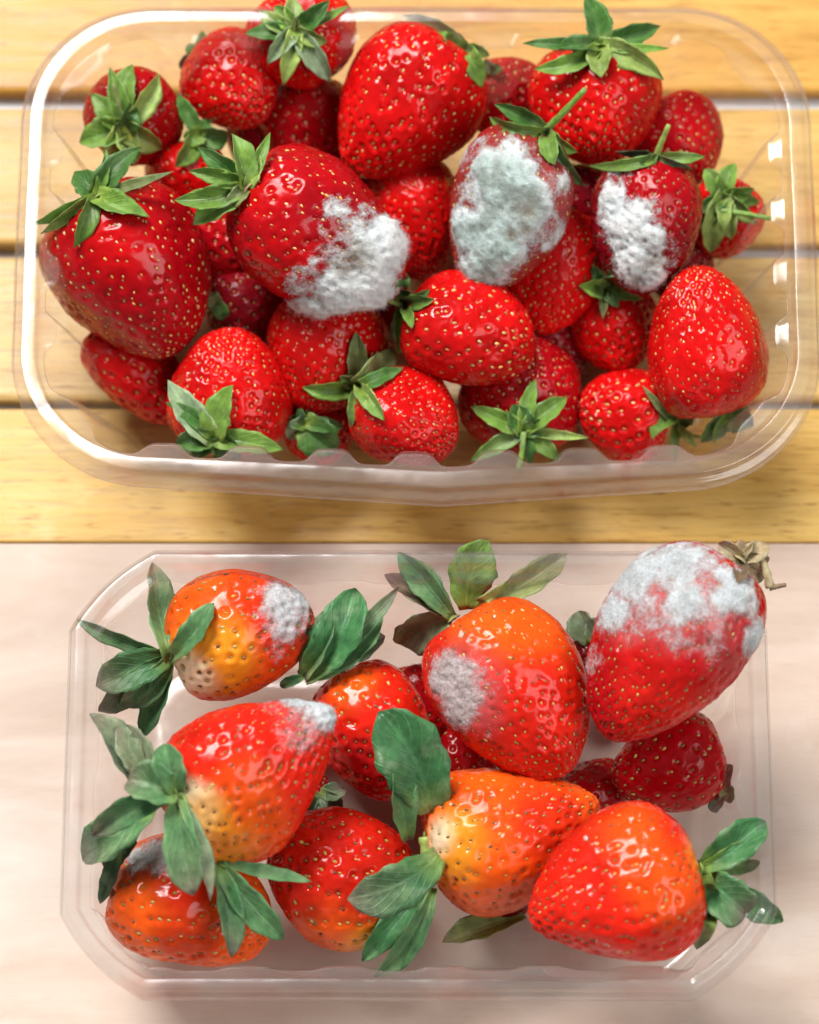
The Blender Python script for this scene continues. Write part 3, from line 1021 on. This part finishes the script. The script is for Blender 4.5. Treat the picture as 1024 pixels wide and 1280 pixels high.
def crown(b, base_px, rpx, colk):
    """the small domed disc the sepals grow from"""
    bdep = base_depth(b)
    c = at_depth(base_px[0], base_px[1], bdep)
    n = -b.ax
    e1 = np.cross(n, FWD)
    if np.linalg.norm(e1) < 0.1:
        e1 = np.cross(n, RGT)
    e1 /= np.linalg.norm(e1); e2 = np.cross(n, e1)
    V, F = [c + n * rpx * b.mpp * 0.22], []
    ng = 18
    for j in range(1, 5):
        rr = rpx * b.mpp * j / 4
        hh = rpx * b.mpp * (0.22 - 0.5 * (j / 4) ** 2)
        for k in range(ng):
            a = 2 * math.pi * k / ng
            q = rr * (1 + 0.12 * math.sin(5 * a + j))
            V.append(c + (e1 * math.cos(a) + e2 * math.sin(a)) * q + n * hh * (1 + 0.2 * math.sin(7 * a)))
    for k in range(ng):
        F.append((0, 1 + k, 1 + (k + 1) % ng))
    for j in range(3):
        for k in range(ng):
            a, a2 = 1 + j * ng + k, 1 + j * ng + (k + 1) % ng
            F.append((a, a + ng, a2 + ng, a2))
    col = np.tile(np.array(LEAFC[colk]), (len(V), 1))
    mesh_from('calyx_disc', V, F, M_LEAF, b.root, b.org, col, uv=np.tile((0.8, 0.3), (len(V), 1)))

SPECS = [
    # ---- upper punnet
    dict(k='U1', tray='u', c=(172, 147), z=.034, ang=-25, tilt=-42, L=130, W=122, pal='D', label='dark red strawberry in the top left corner, its broad pale calyx facing up',
         base=(154, 160), disc=(22, 'y'), stem=[([(158, 158), (150, 135), (142, 105)], 3.5, 2.5, 'o', 0, 6)],
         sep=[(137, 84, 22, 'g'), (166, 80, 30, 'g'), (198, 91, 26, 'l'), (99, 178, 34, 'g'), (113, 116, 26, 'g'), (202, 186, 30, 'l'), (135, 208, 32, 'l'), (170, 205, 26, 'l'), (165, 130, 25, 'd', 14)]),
    dict(k='U2', tray='u', c=(291, 105), z=.036, ang=-55, tilt=40, L=132, W=122, pal='R', label='round red strawberry near the top left, tip towards the viewer, leaves hidden behind',
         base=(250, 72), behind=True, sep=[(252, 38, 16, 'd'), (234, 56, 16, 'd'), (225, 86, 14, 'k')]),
    dict(k='U3', tray='u', c=(379, 52), z=.043, ang=-70, tilt=-50, L=132, W=134, pal='R', label='strawberry at the top edge with star-shaped calyx facing the viewer',
         base=(370, 38), disc=(15, 'y'), stem=[([(368, 42), (367, 30), (370, 20)], 3, 2, 'o', 0, 5)],
         sep=[(343, 8, 22, 'g'), (366, -6, 22, 'l'), (412, 0, 22, 'd'), (437, 6, 10, 'g'), (413, 102, 25, 'p'), (354, 107, 22, 'l'), (334, 80, 20, 'p'), (306, 41, 22, 'd'), (324, 12, 20, 'l'), (410, 52, 18, 'l'), (388, 85, 16, 'g')]),
    dict(k='U4', tray='u', c=(505, 132), z=.041, ang=-125, tilt=6, L=212, W=172, tp=.30, pal='R', sp=17, dim=.0005, label='large glossy red strawberry at top centre pointing down left',
         base=(582, 62), sep=[(502, 19, 20, 'g', 4), (612, 70, 16, 'g'), (603, 110, 22, 'g'), (600, 85, 18, 'd'), (560, 38, 18, 'd'), (548, 40, 16, 'g')]),
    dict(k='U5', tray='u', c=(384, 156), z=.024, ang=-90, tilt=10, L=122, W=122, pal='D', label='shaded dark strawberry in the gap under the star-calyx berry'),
    dict(k='U6', tray='u', c=(634, 124), z=.026, ang=-90, tilt=15, L=106, W=104, pal='D', label='small red strawberry half hidden between the two large top berries', base=(615, 88), sep=[(600, 78, 14, 'k'), (625, 82, 12, 'd')]),
    dict(k='U7', tray='u', c=(746, 130), z=.041, ang=-93, tilt=28, L=158, W=160, pal='R', label='broad strawberry at top right, tall leaf standing up from its calyx',
         base=(750, 58), disc=(12, 'l'),
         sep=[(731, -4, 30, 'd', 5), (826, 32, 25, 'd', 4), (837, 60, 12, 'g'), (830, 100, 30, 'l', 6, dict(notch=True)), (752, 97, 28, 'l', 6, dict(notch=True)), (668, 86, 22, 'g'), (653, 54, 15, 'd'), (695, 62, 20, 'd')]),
    dict(k='U8', tray='u', c=(846, 178), z=.026, ang=-60, tilt=15, L=122, W=118, pal='D', label='dark red strawberry behind, at the right beside the empty plastic wall'),
    dict(k='U9', mottle=.7, dust=[(590, 190, 40), (690, 220, 40), (690, 290, 40)], tray='u', c=(638, 258), z=.048, ang=-107, tilt=4, L=215, W=152, tp=.14, pal='B', sp=15, dim=.0003, label='strawberry at centre covered in thick grey-green mould',
         base=(684, 165), disc=(9, 'g'), stem=[([(680, 165), (700, 145), (732, 111)], 5, 3.5, 'g', 0, 8)],
         pat=[(705, 260, 60, 'P', .35), (590, 175, 50, 'D', .5)],
         mould=([(624, 228, 52), (620, 295, 54), (603, 340, 40), (656, 258, 38), (585, 290, 34), (606, 208, 26)], .0013, 'g', .15, 9000, [(662, 262, 16), (640, 290, 9), (655, 285, 8)]),
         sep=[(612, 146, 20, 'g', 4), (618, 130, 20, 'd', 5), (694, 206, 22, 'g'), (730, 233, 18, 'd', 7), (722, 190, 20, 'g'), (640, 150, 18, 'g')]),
    dict(k='U10', dust=[(770, 225, 30), (820, 270, 35), (830, 320, 30)], cover=0.92, tray='u', c=(808, 280), z=.045, ang=-95, tilt=6, L=178, W=136, tp=.18, pal='K', dim=.0004, sp=14, label='dull dark strawberry at right with white mould on its lower side',
         base=(820, 197), disc=(9, 'o'), stem=[([(820, 197), (826, 180), (836, 156)], 4.5, 3, 'l', 0, 6)], pat=[(830, 240, 70, 'D', .8)],
         mould=([(785, 280, 34), (800, 330, 34), (768, 255, 22), (815, 300, 24), (810, 345, 26)], .0011, 'w', .35, 5000, [(815, 325, 13), (798, 347, 9), (806, 300, 7)]),
         sep=[(736, 207, 14, 'g', 4), (882, 195, 15, 'g', 5), (770, 190, 14, 'k'), (866, 211, 14, 'k'), (800, 205, 14, 'd')]),
    dict(k='U11', tray='u', c=(905, 276), z=.026, ang=-110, tilt=-45, L=108, W=98, pal='R', label='small strawberry at the right wall with spiky yellow-green calyx and stalk',
         base=(905, 248), disc=(17, 'y'), stem=[([(894, 262), (925, 266), (963, 273)], 4, 3, 'g', 3, 8)],
         sep=[(881, 211, 22, 'g'), (919, 204, 22, 'g'), (943, 236, 22, 'g'), (950, 252, 18, 'g'), (948, 281, 20, 'l'), (888, 317, 28, 'l'), (874, 265, 20, 'd'), (915, 300, 22, 'l'), (872, 285, 16, 'd')]),
    dict(k='U12', mottle=.08, dust=[(425, 275, 45), (385, 355, 40), (460, 280, 40), (410, 330, 40)], tray='u', c=(396, 296), z=.050, ang=-37, tilt=4, L=246, W=188, tp=.20, pal='D', sp=17, dim=.00045, label='largest strawberry left of centre with fluffy white mould on its tip',
         base=(308, 234), disc=(11, 't'), pat=[(330, 240, 40, 'R', .7), (445, 325, 45, 'B', .8), (420, 290, 60, 'K', .45), (350, 330, 60, 'R', .5)],
         mould=([(478, 315, 44), (432, 368, 46), (395, 385, 28), (492, 300, 32), (465, 360, 40), (372, 384, 20)], .0016, 'w', .25, 8000, [(446, 322, 20), (430, 338, 12)]),
         sep=[(236, 214, 20, 'g'), (218, 250, 26, 'g'), (241, 281, 32, 'g'), (247, 184, 26, 'd'), (290, 167, 30, 'g'), (338, 165, 15, 'g'), (322, 190, 24, 'l'), (262, 225, 22, 'g'), (285, 262, 18, 'o')]),
    dict(k='U13', tray='u', c=(520, 270), z=.024, ang=-80, tilt=10, L=158, W=124, pal='R', sp=12, label='bright red strawberry deep in the gap between the two mouldy berries'),
    dict(k='U14', tray='u', c=(690, 336), z=.030, ang=-110, tilt=10, L=168, W=142, pal='R', sp=13, label='red strawberry tucked below right of the grey mouldy one'),
    dict(k='U15', tray='u', c=(768, 412), z=.021, ang=-75, tilt=20, L=112, W=112, pal='R', label='small red strawberry under the tip of the white-moulded dark one',
         base=(756, 362), disc=(8, 'd'), sep=[(724, 357, 22, 'g'), (741, 330, 16, 'd'), (769, 333, 16, 'd'), (754, 399, 11, 'o'), (774, 384, 14, 'd'), (803, 374, 14, 'g')]),
    dict(k='U16', tray='u', c=(882, 428), z=.037, ang=96, tilt=14, L=196, W=158, tp=.26, pal='R', sp=12.5, dim=.0003, label='large bright strawberry at lower right, densely seeded, narrow end up',
         base=(908, 520), sep=[(942, 533, 34, 'd', 4, dict(side=14)), (936, 509, 20, 'd'), (876, 553, 23, 'd'), (893, 556, 10, 'g')]),
    dict(k='U17', tray='u', c=(780, 517), z=.021, ang=172, tilt=22, L=118, W=116, pal='R', sp=19, dim=.00045, label='small round strawberry at the bottom right of the punnet front',
         base=(846, 532), disc=(9, 'o'), stem=[([(848, 534), (868, 546), (900, 548)], 3, 2, 'l', 0, 2)],
         sep=[(814, 548, 25, 'g', 6, dict(b=(843, 516))), (845, 579, 13, 'g'), (803, 481, 9, 'o'), (865, 515, 20, 'd'), (872, 560, 10, 'l')]),
    dict(k='U18', tray='u', c=(584, 412), z=.037, ang=-12, tilt=6, L=172, W=146, tp=.06, pal='R', sp=19, dim=.0004, dent=[(620, 440, 22, .0016)], label='plump shiny strawberry just below centre with a wrinkled dent',
         base=(503, 380), disc=(8, 'g'), stem=[([(503, 382), (492, 378), (480, 372)], 3.5, 3, 'l', 2, 4)],
         sep=[(503, 334, 18, 'd'), (543, 374, 18, 'g'), (537, 361, 14, 'd'), (515, 411, 13, 'g'), (499, 444, 17, 'g'), (486, 427, 14, 'p')]),
    dict(k='U19', tray='u', c=(652, 490), z=.021, ang=95, tilt=28, L=150, W=156, pal='D', sp=16, label='dark red strawberry at the bottom centre, grey-hearted calyx towards the front wall',
         base=(655, 538), disc=(13, 'o'), cdz=-.010, stem=[([(655, 540), (653, 565), (648, 588)], 3.5, 3.5, 'g', 3, 3)],
         sep=[(588, 508, 22, 'g'), (670, 473, 19, 'g'), (640, 506, 30, 'd'), (709, 497, 24, 'g'), (737, 547, 12, 'l'), (700, 576, 20, 'g'), (587, 577, 20, 'g'), (662, 584, 16, 'd'), (685, 528, 20, 'd'), (622, 545, 20, 'p')]),
    dict(k='U20', tray='u', c=(511, 524), z=.031, ang=-35, tilt=22, L=140, W=130, pal='R', sp=12, dim=.00035, lump=1.6, label='lumpy red strawberry at the bottom front, densely seeded',
         base=(449, 484), disc=(9, 'o'),
         sep=[(445, 414, 24, 'o', 8), (491, 434, 34, 'o', 10), (378, 484, 23, 'g'), (481, 526, 19, 'g'), (439, 536, 14, 'g'), (467, 516, 18, 'l'), (505, 459, 18, 'd'), (425, 470, 18, 'o')]),
    dict(k='U21', tray='u', c=(405, 440), z=.027, ang=-100, tilt=12, L=160, W=150, pal='R', sp=14, dim=.0004, label='red strawberry directly beneath the big white-moulded one'),
    dict(k='U22', tray='u', c=(398, 540), z=.016, ang=-80, tilt=-35, L=88, W=90, pal='R', label='little strawberry at the bottom with one big rounded green leaf over it',
         base=(380, 530), sep=[(421, 566, 46, 'd', 6), (362, 521, 24, 'd'), (360, 549, 22, 'p'), (430, 535, 18, 'd'), (385, 512, 18, 'k')]),
    dict(k='U23', tray='u', c=(287, 490), z=.029, ang=98, tilt=14, L=166, W=154, pal='R', sp=14.5, dim=.00045, cap=('W', .75, .55), label='bright strawberry at lower left, pale shoulder, calyx towards the front corner',
         base=(266, 548), disc=(12, 'd'),
         sep=[(210, 475, 32, 'p'), (207, 503, 18, 'd'), (291, 481, 34, 'g'), (219, 555, 26, 'd'), (354, 562, 28, 'g'), (298, 577, 32, 'd'), (240, 570, 24, 'd')]),
    dict(k='U24', tray='u', c=(172, 466), z=.019, ang=-47, tilt=4, L=168, W=98, pal='R', sp=18, dim=.0005, label='slender strawberry at far left, lying under the biggest left berry'),
    dict(k='U25', tray='u', c=(166, 338), z=.039, ang=-55, tilt=8, L=236, W=200, tp=.24, pal='D', sp=16.5, dim=.00035, label='very large deep red strawberry at the left wall with spreading leaves',
         base=(120, 245), disc=(9, 'o'), pat=[(140, 300, 60, 'R', .5)],
         sep=[(38, 281, 17, 'g', 5), (50, 293, 16, 'l'), (92, 310, 23, 'g'), (93, 214, 30, 'd', 8), (133, 186, 13, 'g'), (176, 184, 28, 'd', 7), (217, 214, 13, 'o'), (187, 271, 28, 'g')]),
    dict(k='U26', tray='u', c=(236, 226), z=.025, ang=-75, tilt=0, L=112, W=105, pal='R', label='bright red strawberry glimpsed between the two big left berries',
         base=(250, 168), cdz=-.006, sep=[(222, 117, 18, 'd'), (219, 209, 28, 'g'), (232, 178, 22, 'g'), (285, 172, 24, 'd'), (265, 150, 16, 'd')]),
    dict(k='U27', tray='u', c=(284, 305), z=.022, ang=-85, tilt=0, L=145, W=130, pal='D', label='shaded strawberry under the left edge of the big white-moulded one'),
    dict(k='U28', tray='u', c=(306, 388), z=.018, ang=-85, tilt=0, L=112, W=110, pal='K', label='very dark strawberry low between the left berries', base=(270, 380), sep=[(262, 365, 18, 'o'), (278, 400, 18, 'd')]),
    dict(k='U29', tray='u', c=(722, 262), z=.020, ang=-90, tilt=0, L=125, W=105, pal='K', label='dark strawberry deep in the gap between the grey and the white moulded ones'),  # from here on gap fillers, flesh darkened to stand in for crevice shade
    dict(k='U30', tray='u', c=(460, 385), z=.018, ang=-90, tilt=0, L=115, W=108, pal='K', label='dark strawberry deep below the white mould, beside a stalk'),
    dict(k='U31', tray='u', c=(332, 180), z=.016, ang=-90, tilt=0, L=100, W=95, pal='K', label='dark strawberry low behind the round berry and the large moulded one'),  # this and the next ones added low so the crevices look dark
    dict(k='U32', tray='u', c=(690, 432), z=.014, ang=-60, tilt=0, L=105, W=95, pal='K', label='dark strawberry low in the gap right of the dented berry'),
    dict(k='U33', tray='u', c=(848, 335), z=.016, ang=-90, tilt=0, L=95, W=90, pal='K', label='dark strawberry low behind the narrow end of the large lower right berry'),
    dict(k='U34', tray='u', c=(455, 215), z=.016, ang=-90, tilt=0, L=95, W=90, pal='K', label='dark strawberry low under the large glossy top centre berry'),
    # ---- lower punnet
    dict(k='L1', dust=[(340, 800, 40), (335, 740, 40)], cover=0.52, tray='l', c=(297, 790), z=.036, ang=20, tilt=4, L=192, W=160, tp=.14, pal='O', sp=21, dim=.00055, label='orange strawberry in the upper left of the thin punnet, white shoulder, mouldy tip',
         pat=[(350, 790, 70, 'S', .8), (330, 730, 70, 'S', .6), (265, 830, 70, 'Y', .9), (232, 845, 42, 'W', .95), (370, 760, 50, 'P', .8)],
         mould=([(358, 765, 40), (350, 742, 26), (372, 750, 26)], .0005, 's', .35, 4500, []),
         base=(213, 822), disc=(9, 'l'),
         sep=[(190, 702, 44, 'b', 6, 2), (268, 753, 32, 'b', 8), (96, 774, 22, 'b', 6), (120, 858, 50, 'c', 9), (123, 889, 42, 'b', 3, -6), (178, 922, 32, 'c', 4, -4), (150, 880, 36, 'b', 3, -5)]),
    dict(k='L2', mottle=.6, dust=[(370, 910, 45), (345, 880, 35)], cover=0.62, pw=1.22, tray='l', c=(312, 962), z=.050, ang=38, tilt=8, L=254, W=188, tp=.40, pal='S', sp=17.5, dim=.0006, label='pointed strawberry at left with grey mouldy tip and yellow-white shoulder',
         pat=[(300, 1030, 95, 'O', .9), (270, 1060, 60, 'Y', .6), (238, 1010, 42, 'W', .95), (262, 1020, 36, 'Y', .7), (380, 905, 40, 'P', .7)],
         mould=([(398, 878, 40), (372, 876, 28), (408, 890, 30)], .0005, 's', .1, 5000, []),
         base=(222, 992), disc=(11, 'l'),
         sep=[(112, 892, 46, 'p', 5, 0, dict(b=(180, 985))), (150, 905, 44, 'p', 8, 0, dict(b=(195, 985))), (160, 975, 54, 'b', 12), (103, 1076, 56, 'b', 8, 0, dict(b=(190, 1005))), (242, 1120, 46, 'b', 8, 3), (263, 1126, 24, 'p', 4, 1), (205, 930, 40, 'b', 10), (115, 1045, 36, 'c', 6, -3)]),
    dict(k='L3', cover=0.55, tray='l', c=(236, 1128), z=.026, ang=-16, tilt=4, L=216, W=166, tp=.10, pal='O', sp=20, dim=.0005, label='orange-red strawberry in the lower left corner under drooping leaves',
         pat=[(195, 1065, 45, 'B', .7), (240, 1090, 50, 'S', .8), (240, 1180, 60, 'S', .5)],
         mould=([(198, 1066, 34), (175, 1072, 24)], .0004, 's', .4, 1500, []),
         base=(272, 1078), cdz=-.012,
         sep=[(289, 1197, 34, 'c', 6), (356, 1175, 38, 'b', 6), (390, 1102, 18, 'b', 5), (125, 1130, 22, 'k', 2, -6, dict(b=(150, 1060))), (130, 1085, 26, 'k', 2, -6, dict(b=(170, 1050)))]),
    dict(k='L4', tray='l', c=(468, 915), z=.025, ang=-60, tilt=6, L=186, W=146, tp=.14, pal='S', sp=19, dim=.0005, label='red strawberry behind the tall oval leaf, bundled leaves at its top left',
         pat=[(440, 850, 50, 'O', .95), (480, 960, 60, 'D', .8), (430, 940, 40, 'D', .5)],
         base=(380, 846), cdz=-.008,
         sep=[(444, 735, 58, 'c', 12), (499, 733, 22, 'b', 8), (482, 795, 48, 'c', 8), (420, 755, 40, 'b', 12), (478, 765, 42, 'b', 10), (350, 858, 14, 'c')]),
    dict(k='L5', tray='l', c=(424, 1096), z=.024, ang=152, tilt=6, L=192, W=168, tp=.12, pal='S', sp=20, dim=.0005, label='red strawberry at bottom centre left, orange underside, beside the leafy stalk',
         pat=[(420, 1180, 70, 'O', .95), (480, 1165, 40, 'Y', .95), (450, 1185, 40, 'Y', .5)]),
    dict(k='L6', tray='l', c=(641, 1046), z=.030, ang=14, tilt=6, L=230, W=190, tp=.38, pal='O', sp=18, dim=.00055, label='orange strawberry at lower centre with yellow shoulder and five large oval leaves',
         pat=[(680, 1030, 90, 'S', .8), (600, 1110, 80, 'O', .6), (565, 1060, 62, 'Y', .8), (545, 1045, 32, 'W', .9)],
         base=(531, 1046), disc=(10, 'l'), cdz=-.006,
         sep=[(473, 890, 88, 'c', 10, 4, dict(b=(540, 1015), side=-8, fold=.2)), (494, 953, 38, 'b', 9, 9, dict(b=(510, 1050))), (434, 1124, 64, 'c', 12, 6, dict(b=(549, 1068), fold=.2)), (452, 1202, 34, 'c', 10, 3, dict(b=(535, 1105), side=10)), (468, 1221, 32, 'b', 7, 1, dict(b=(540, 1110), side=22))],
         stem=[([(531, 1046), (535, 1075), (538, 1105)], 8, 7, 'l', 2, 2)]),
    dict(k='L7', dust=[(600, 850, 45), (590, 910, 40)], cover=0.48, tray='l', c=(644, 862), z=.040, ang=-56, tilt=4, L=248, W=184, tp=.22, pal='S', sp=16.5, dim=.0005, label='large strawberry at top centre of the thin punnet, pinkish mould on its left side',
         pat=[(645, 770, 80, 'O', .9), (600, 780, 50, 'O', .6), (580, 860, 60, 'P', .8)],
         mould=([(566, 850, 40), (575, 885, 32), (562, 828, 24)], .00045, 'r', .45, 4000, []),
         base=(566, 772), disc=(10, 'o'), cdz=.003,
         sep=[(497, 690, 34, 'b', 7, 0), (480, 718, 28, 'n', 6, -2), (611, 676, 62, 'g', 5, 0, dict(b=(585, 762), fold=.15)), (709, 692, 38, 'o', 6, -4, dict(b=(600, 755), side=-18)), (500, 806, 52, 'p', 3, -12), (525, 700, 30, 'b', 5, -3)]),
    dict(k='L8', cover=0.58, dust=[(790, 770, 60), (870, 780, 70), (930, 790, 50), (850, 690, 80), (740, 830, 40)], pw=1.02, tray='l', c=(838, 806), z=.054, ang=-126, tilt=8, L=284, W=192, tp=.28, pal='D', sp=15.5, dim=.00055, label='long strawberry at upper right, top half frosted with white mould, dry brown calyx',
         pat=[(830, 880, 90, 'S', .7), (880, 760, 90, 'P', .6), (790, 740, 70, 'P', .6)],
         mould=([(795, 718, 66), (850, 702, 56), (915, 735, 44), (770, 765, 36), (942, 800, 28), (860, 752, 36)], .0003, 's', .35, 9000, []),
         base=(926, 698), disc=(13, 't'), stem=[([(948, 690), (958, 712), (963, 735)], 4, 6, 't', 0, 0), ([(962, 735), (972, 733), (983, 731)], 4, 2.5, 'n', 0, 0)],
         sep=[(898, 680, 26, 't', 5), (958, 679, 28, 't', 5), (956, 722, 26, 't', 4), (922, 728, 20, 'n', 4), (962, 700, 22, 'n', 4), (935, 679, 22, 't', 6)]),
    dict(k='L9', tray='l', c=(838, 957), z=.022, ang=200, tilt=10, L=148, W=126, pal='D', sp=19, dim=.0003, label='dark wine-red strawberry below the frosted one, by the right wall',
         pat=[(820, 940, 60, 'D', .7)], base=(908, 985), sep=[(912, 955, 16, 'k'), (890, 1015, 18, 'k'), (905, 1000, 20, 'd')]),
    dict(k='L10', pw=1.05, tray='l', c=(771, 1110), z=.046, ang=194, tilt=6, L=230, W=196, tp=.36, pal='S', sp=18, dim=.0006, label='heart-shaped orange-red strawberry at lower right with leafy green calyx',
         pat=[(830, 1090, 80, 'O', .8), (790, 1030, 60, 'O', .7), (870, 1070, 36, 'Y', .5), (740, 1190, 60, 'S', .6)],
         base=(878, 1084), disc=(10, 'l'),
         sep=[(957, 1026, 48, 'c', 10), (945, 1050, 28, 'g', 8), (934, 1142, 58, 'c', 11, 0, dict(b=(886, 1100))), (979, 1153, 38, 'b', 8, -2, dict(b=(895, 1105))), (871, 1187, 26, 'g', 2, -4, dict(b=(892, 1115))), (951, 1077, 20, 'd', 5, -3), (905, 1150, 30, 'g', 4, -3)]),
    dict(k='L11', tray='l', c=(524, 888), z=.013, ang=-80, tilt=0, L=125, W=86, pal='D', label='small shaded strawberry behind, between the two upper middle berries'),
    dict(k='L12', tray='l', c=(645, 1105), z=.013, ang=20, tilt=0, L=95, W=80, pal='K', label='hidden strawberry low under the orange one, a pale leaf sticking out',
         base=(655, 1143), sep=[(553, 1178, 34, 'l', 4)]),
    dict(k='L13', dim=.0003, tray='l', c=(745, 990), z=.012, ang=30, tilt=0, L=100, W=84, pal='D', label='shaded dark strawberry at the bottom, in the gap left of the wine-red one'),  # added filler berry, stands where the gap is only in shadow
    dict(k='L14', dim=.0003, tray='l', c=(580, 945), z=.012, ang=80, tilt=0, L=95, W=80, pal='D', label='shaded dark strawberry at the bottom, in the gap right of the tall oval leaf'),  # second berry added to fill a shadowed gap with dark red
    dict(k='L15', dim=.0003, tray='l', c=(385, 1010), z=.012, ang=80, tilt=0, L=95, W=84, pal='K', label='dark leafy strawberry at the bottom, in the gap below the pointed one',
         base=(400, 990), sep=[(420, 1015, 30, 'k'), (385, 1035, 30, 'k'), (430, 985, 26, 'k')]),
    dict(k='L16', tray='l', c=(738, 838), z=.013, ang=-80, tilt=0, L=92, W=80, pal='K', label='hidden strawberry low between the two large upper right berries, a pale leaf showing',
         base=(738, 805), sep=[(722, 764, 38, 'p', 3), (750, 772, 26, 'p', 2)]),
]


BERRIES = [build_berry(dict(B, seed=11 + 7 * i)) for i, B in enumerate(SPECS)]
for b in BERRIES:
    if 'mould' in b.spec:
        build_mould(b, b.spec['mould'])
for b in BERRIES:
    S = b.spec
    if 'base' not in S:
        continue
    if S.get('disc'):
        crown(b, S['base'], *S['disc'])
    for sp_ in S.get('sep', []):
        sp_ = list(sp_)
        kw = sp_.pop() if isinstance(sp_[-1], dict) else {}
        bp_ = kw.pop('b', S['base'])
        build_sepal(b, bp_, (sp_[0], sp_[1]), sp_[2], *(sp_[3:]), **kw)
    for st in S.get('stem', []):
        tube(b, 'stem', *st)
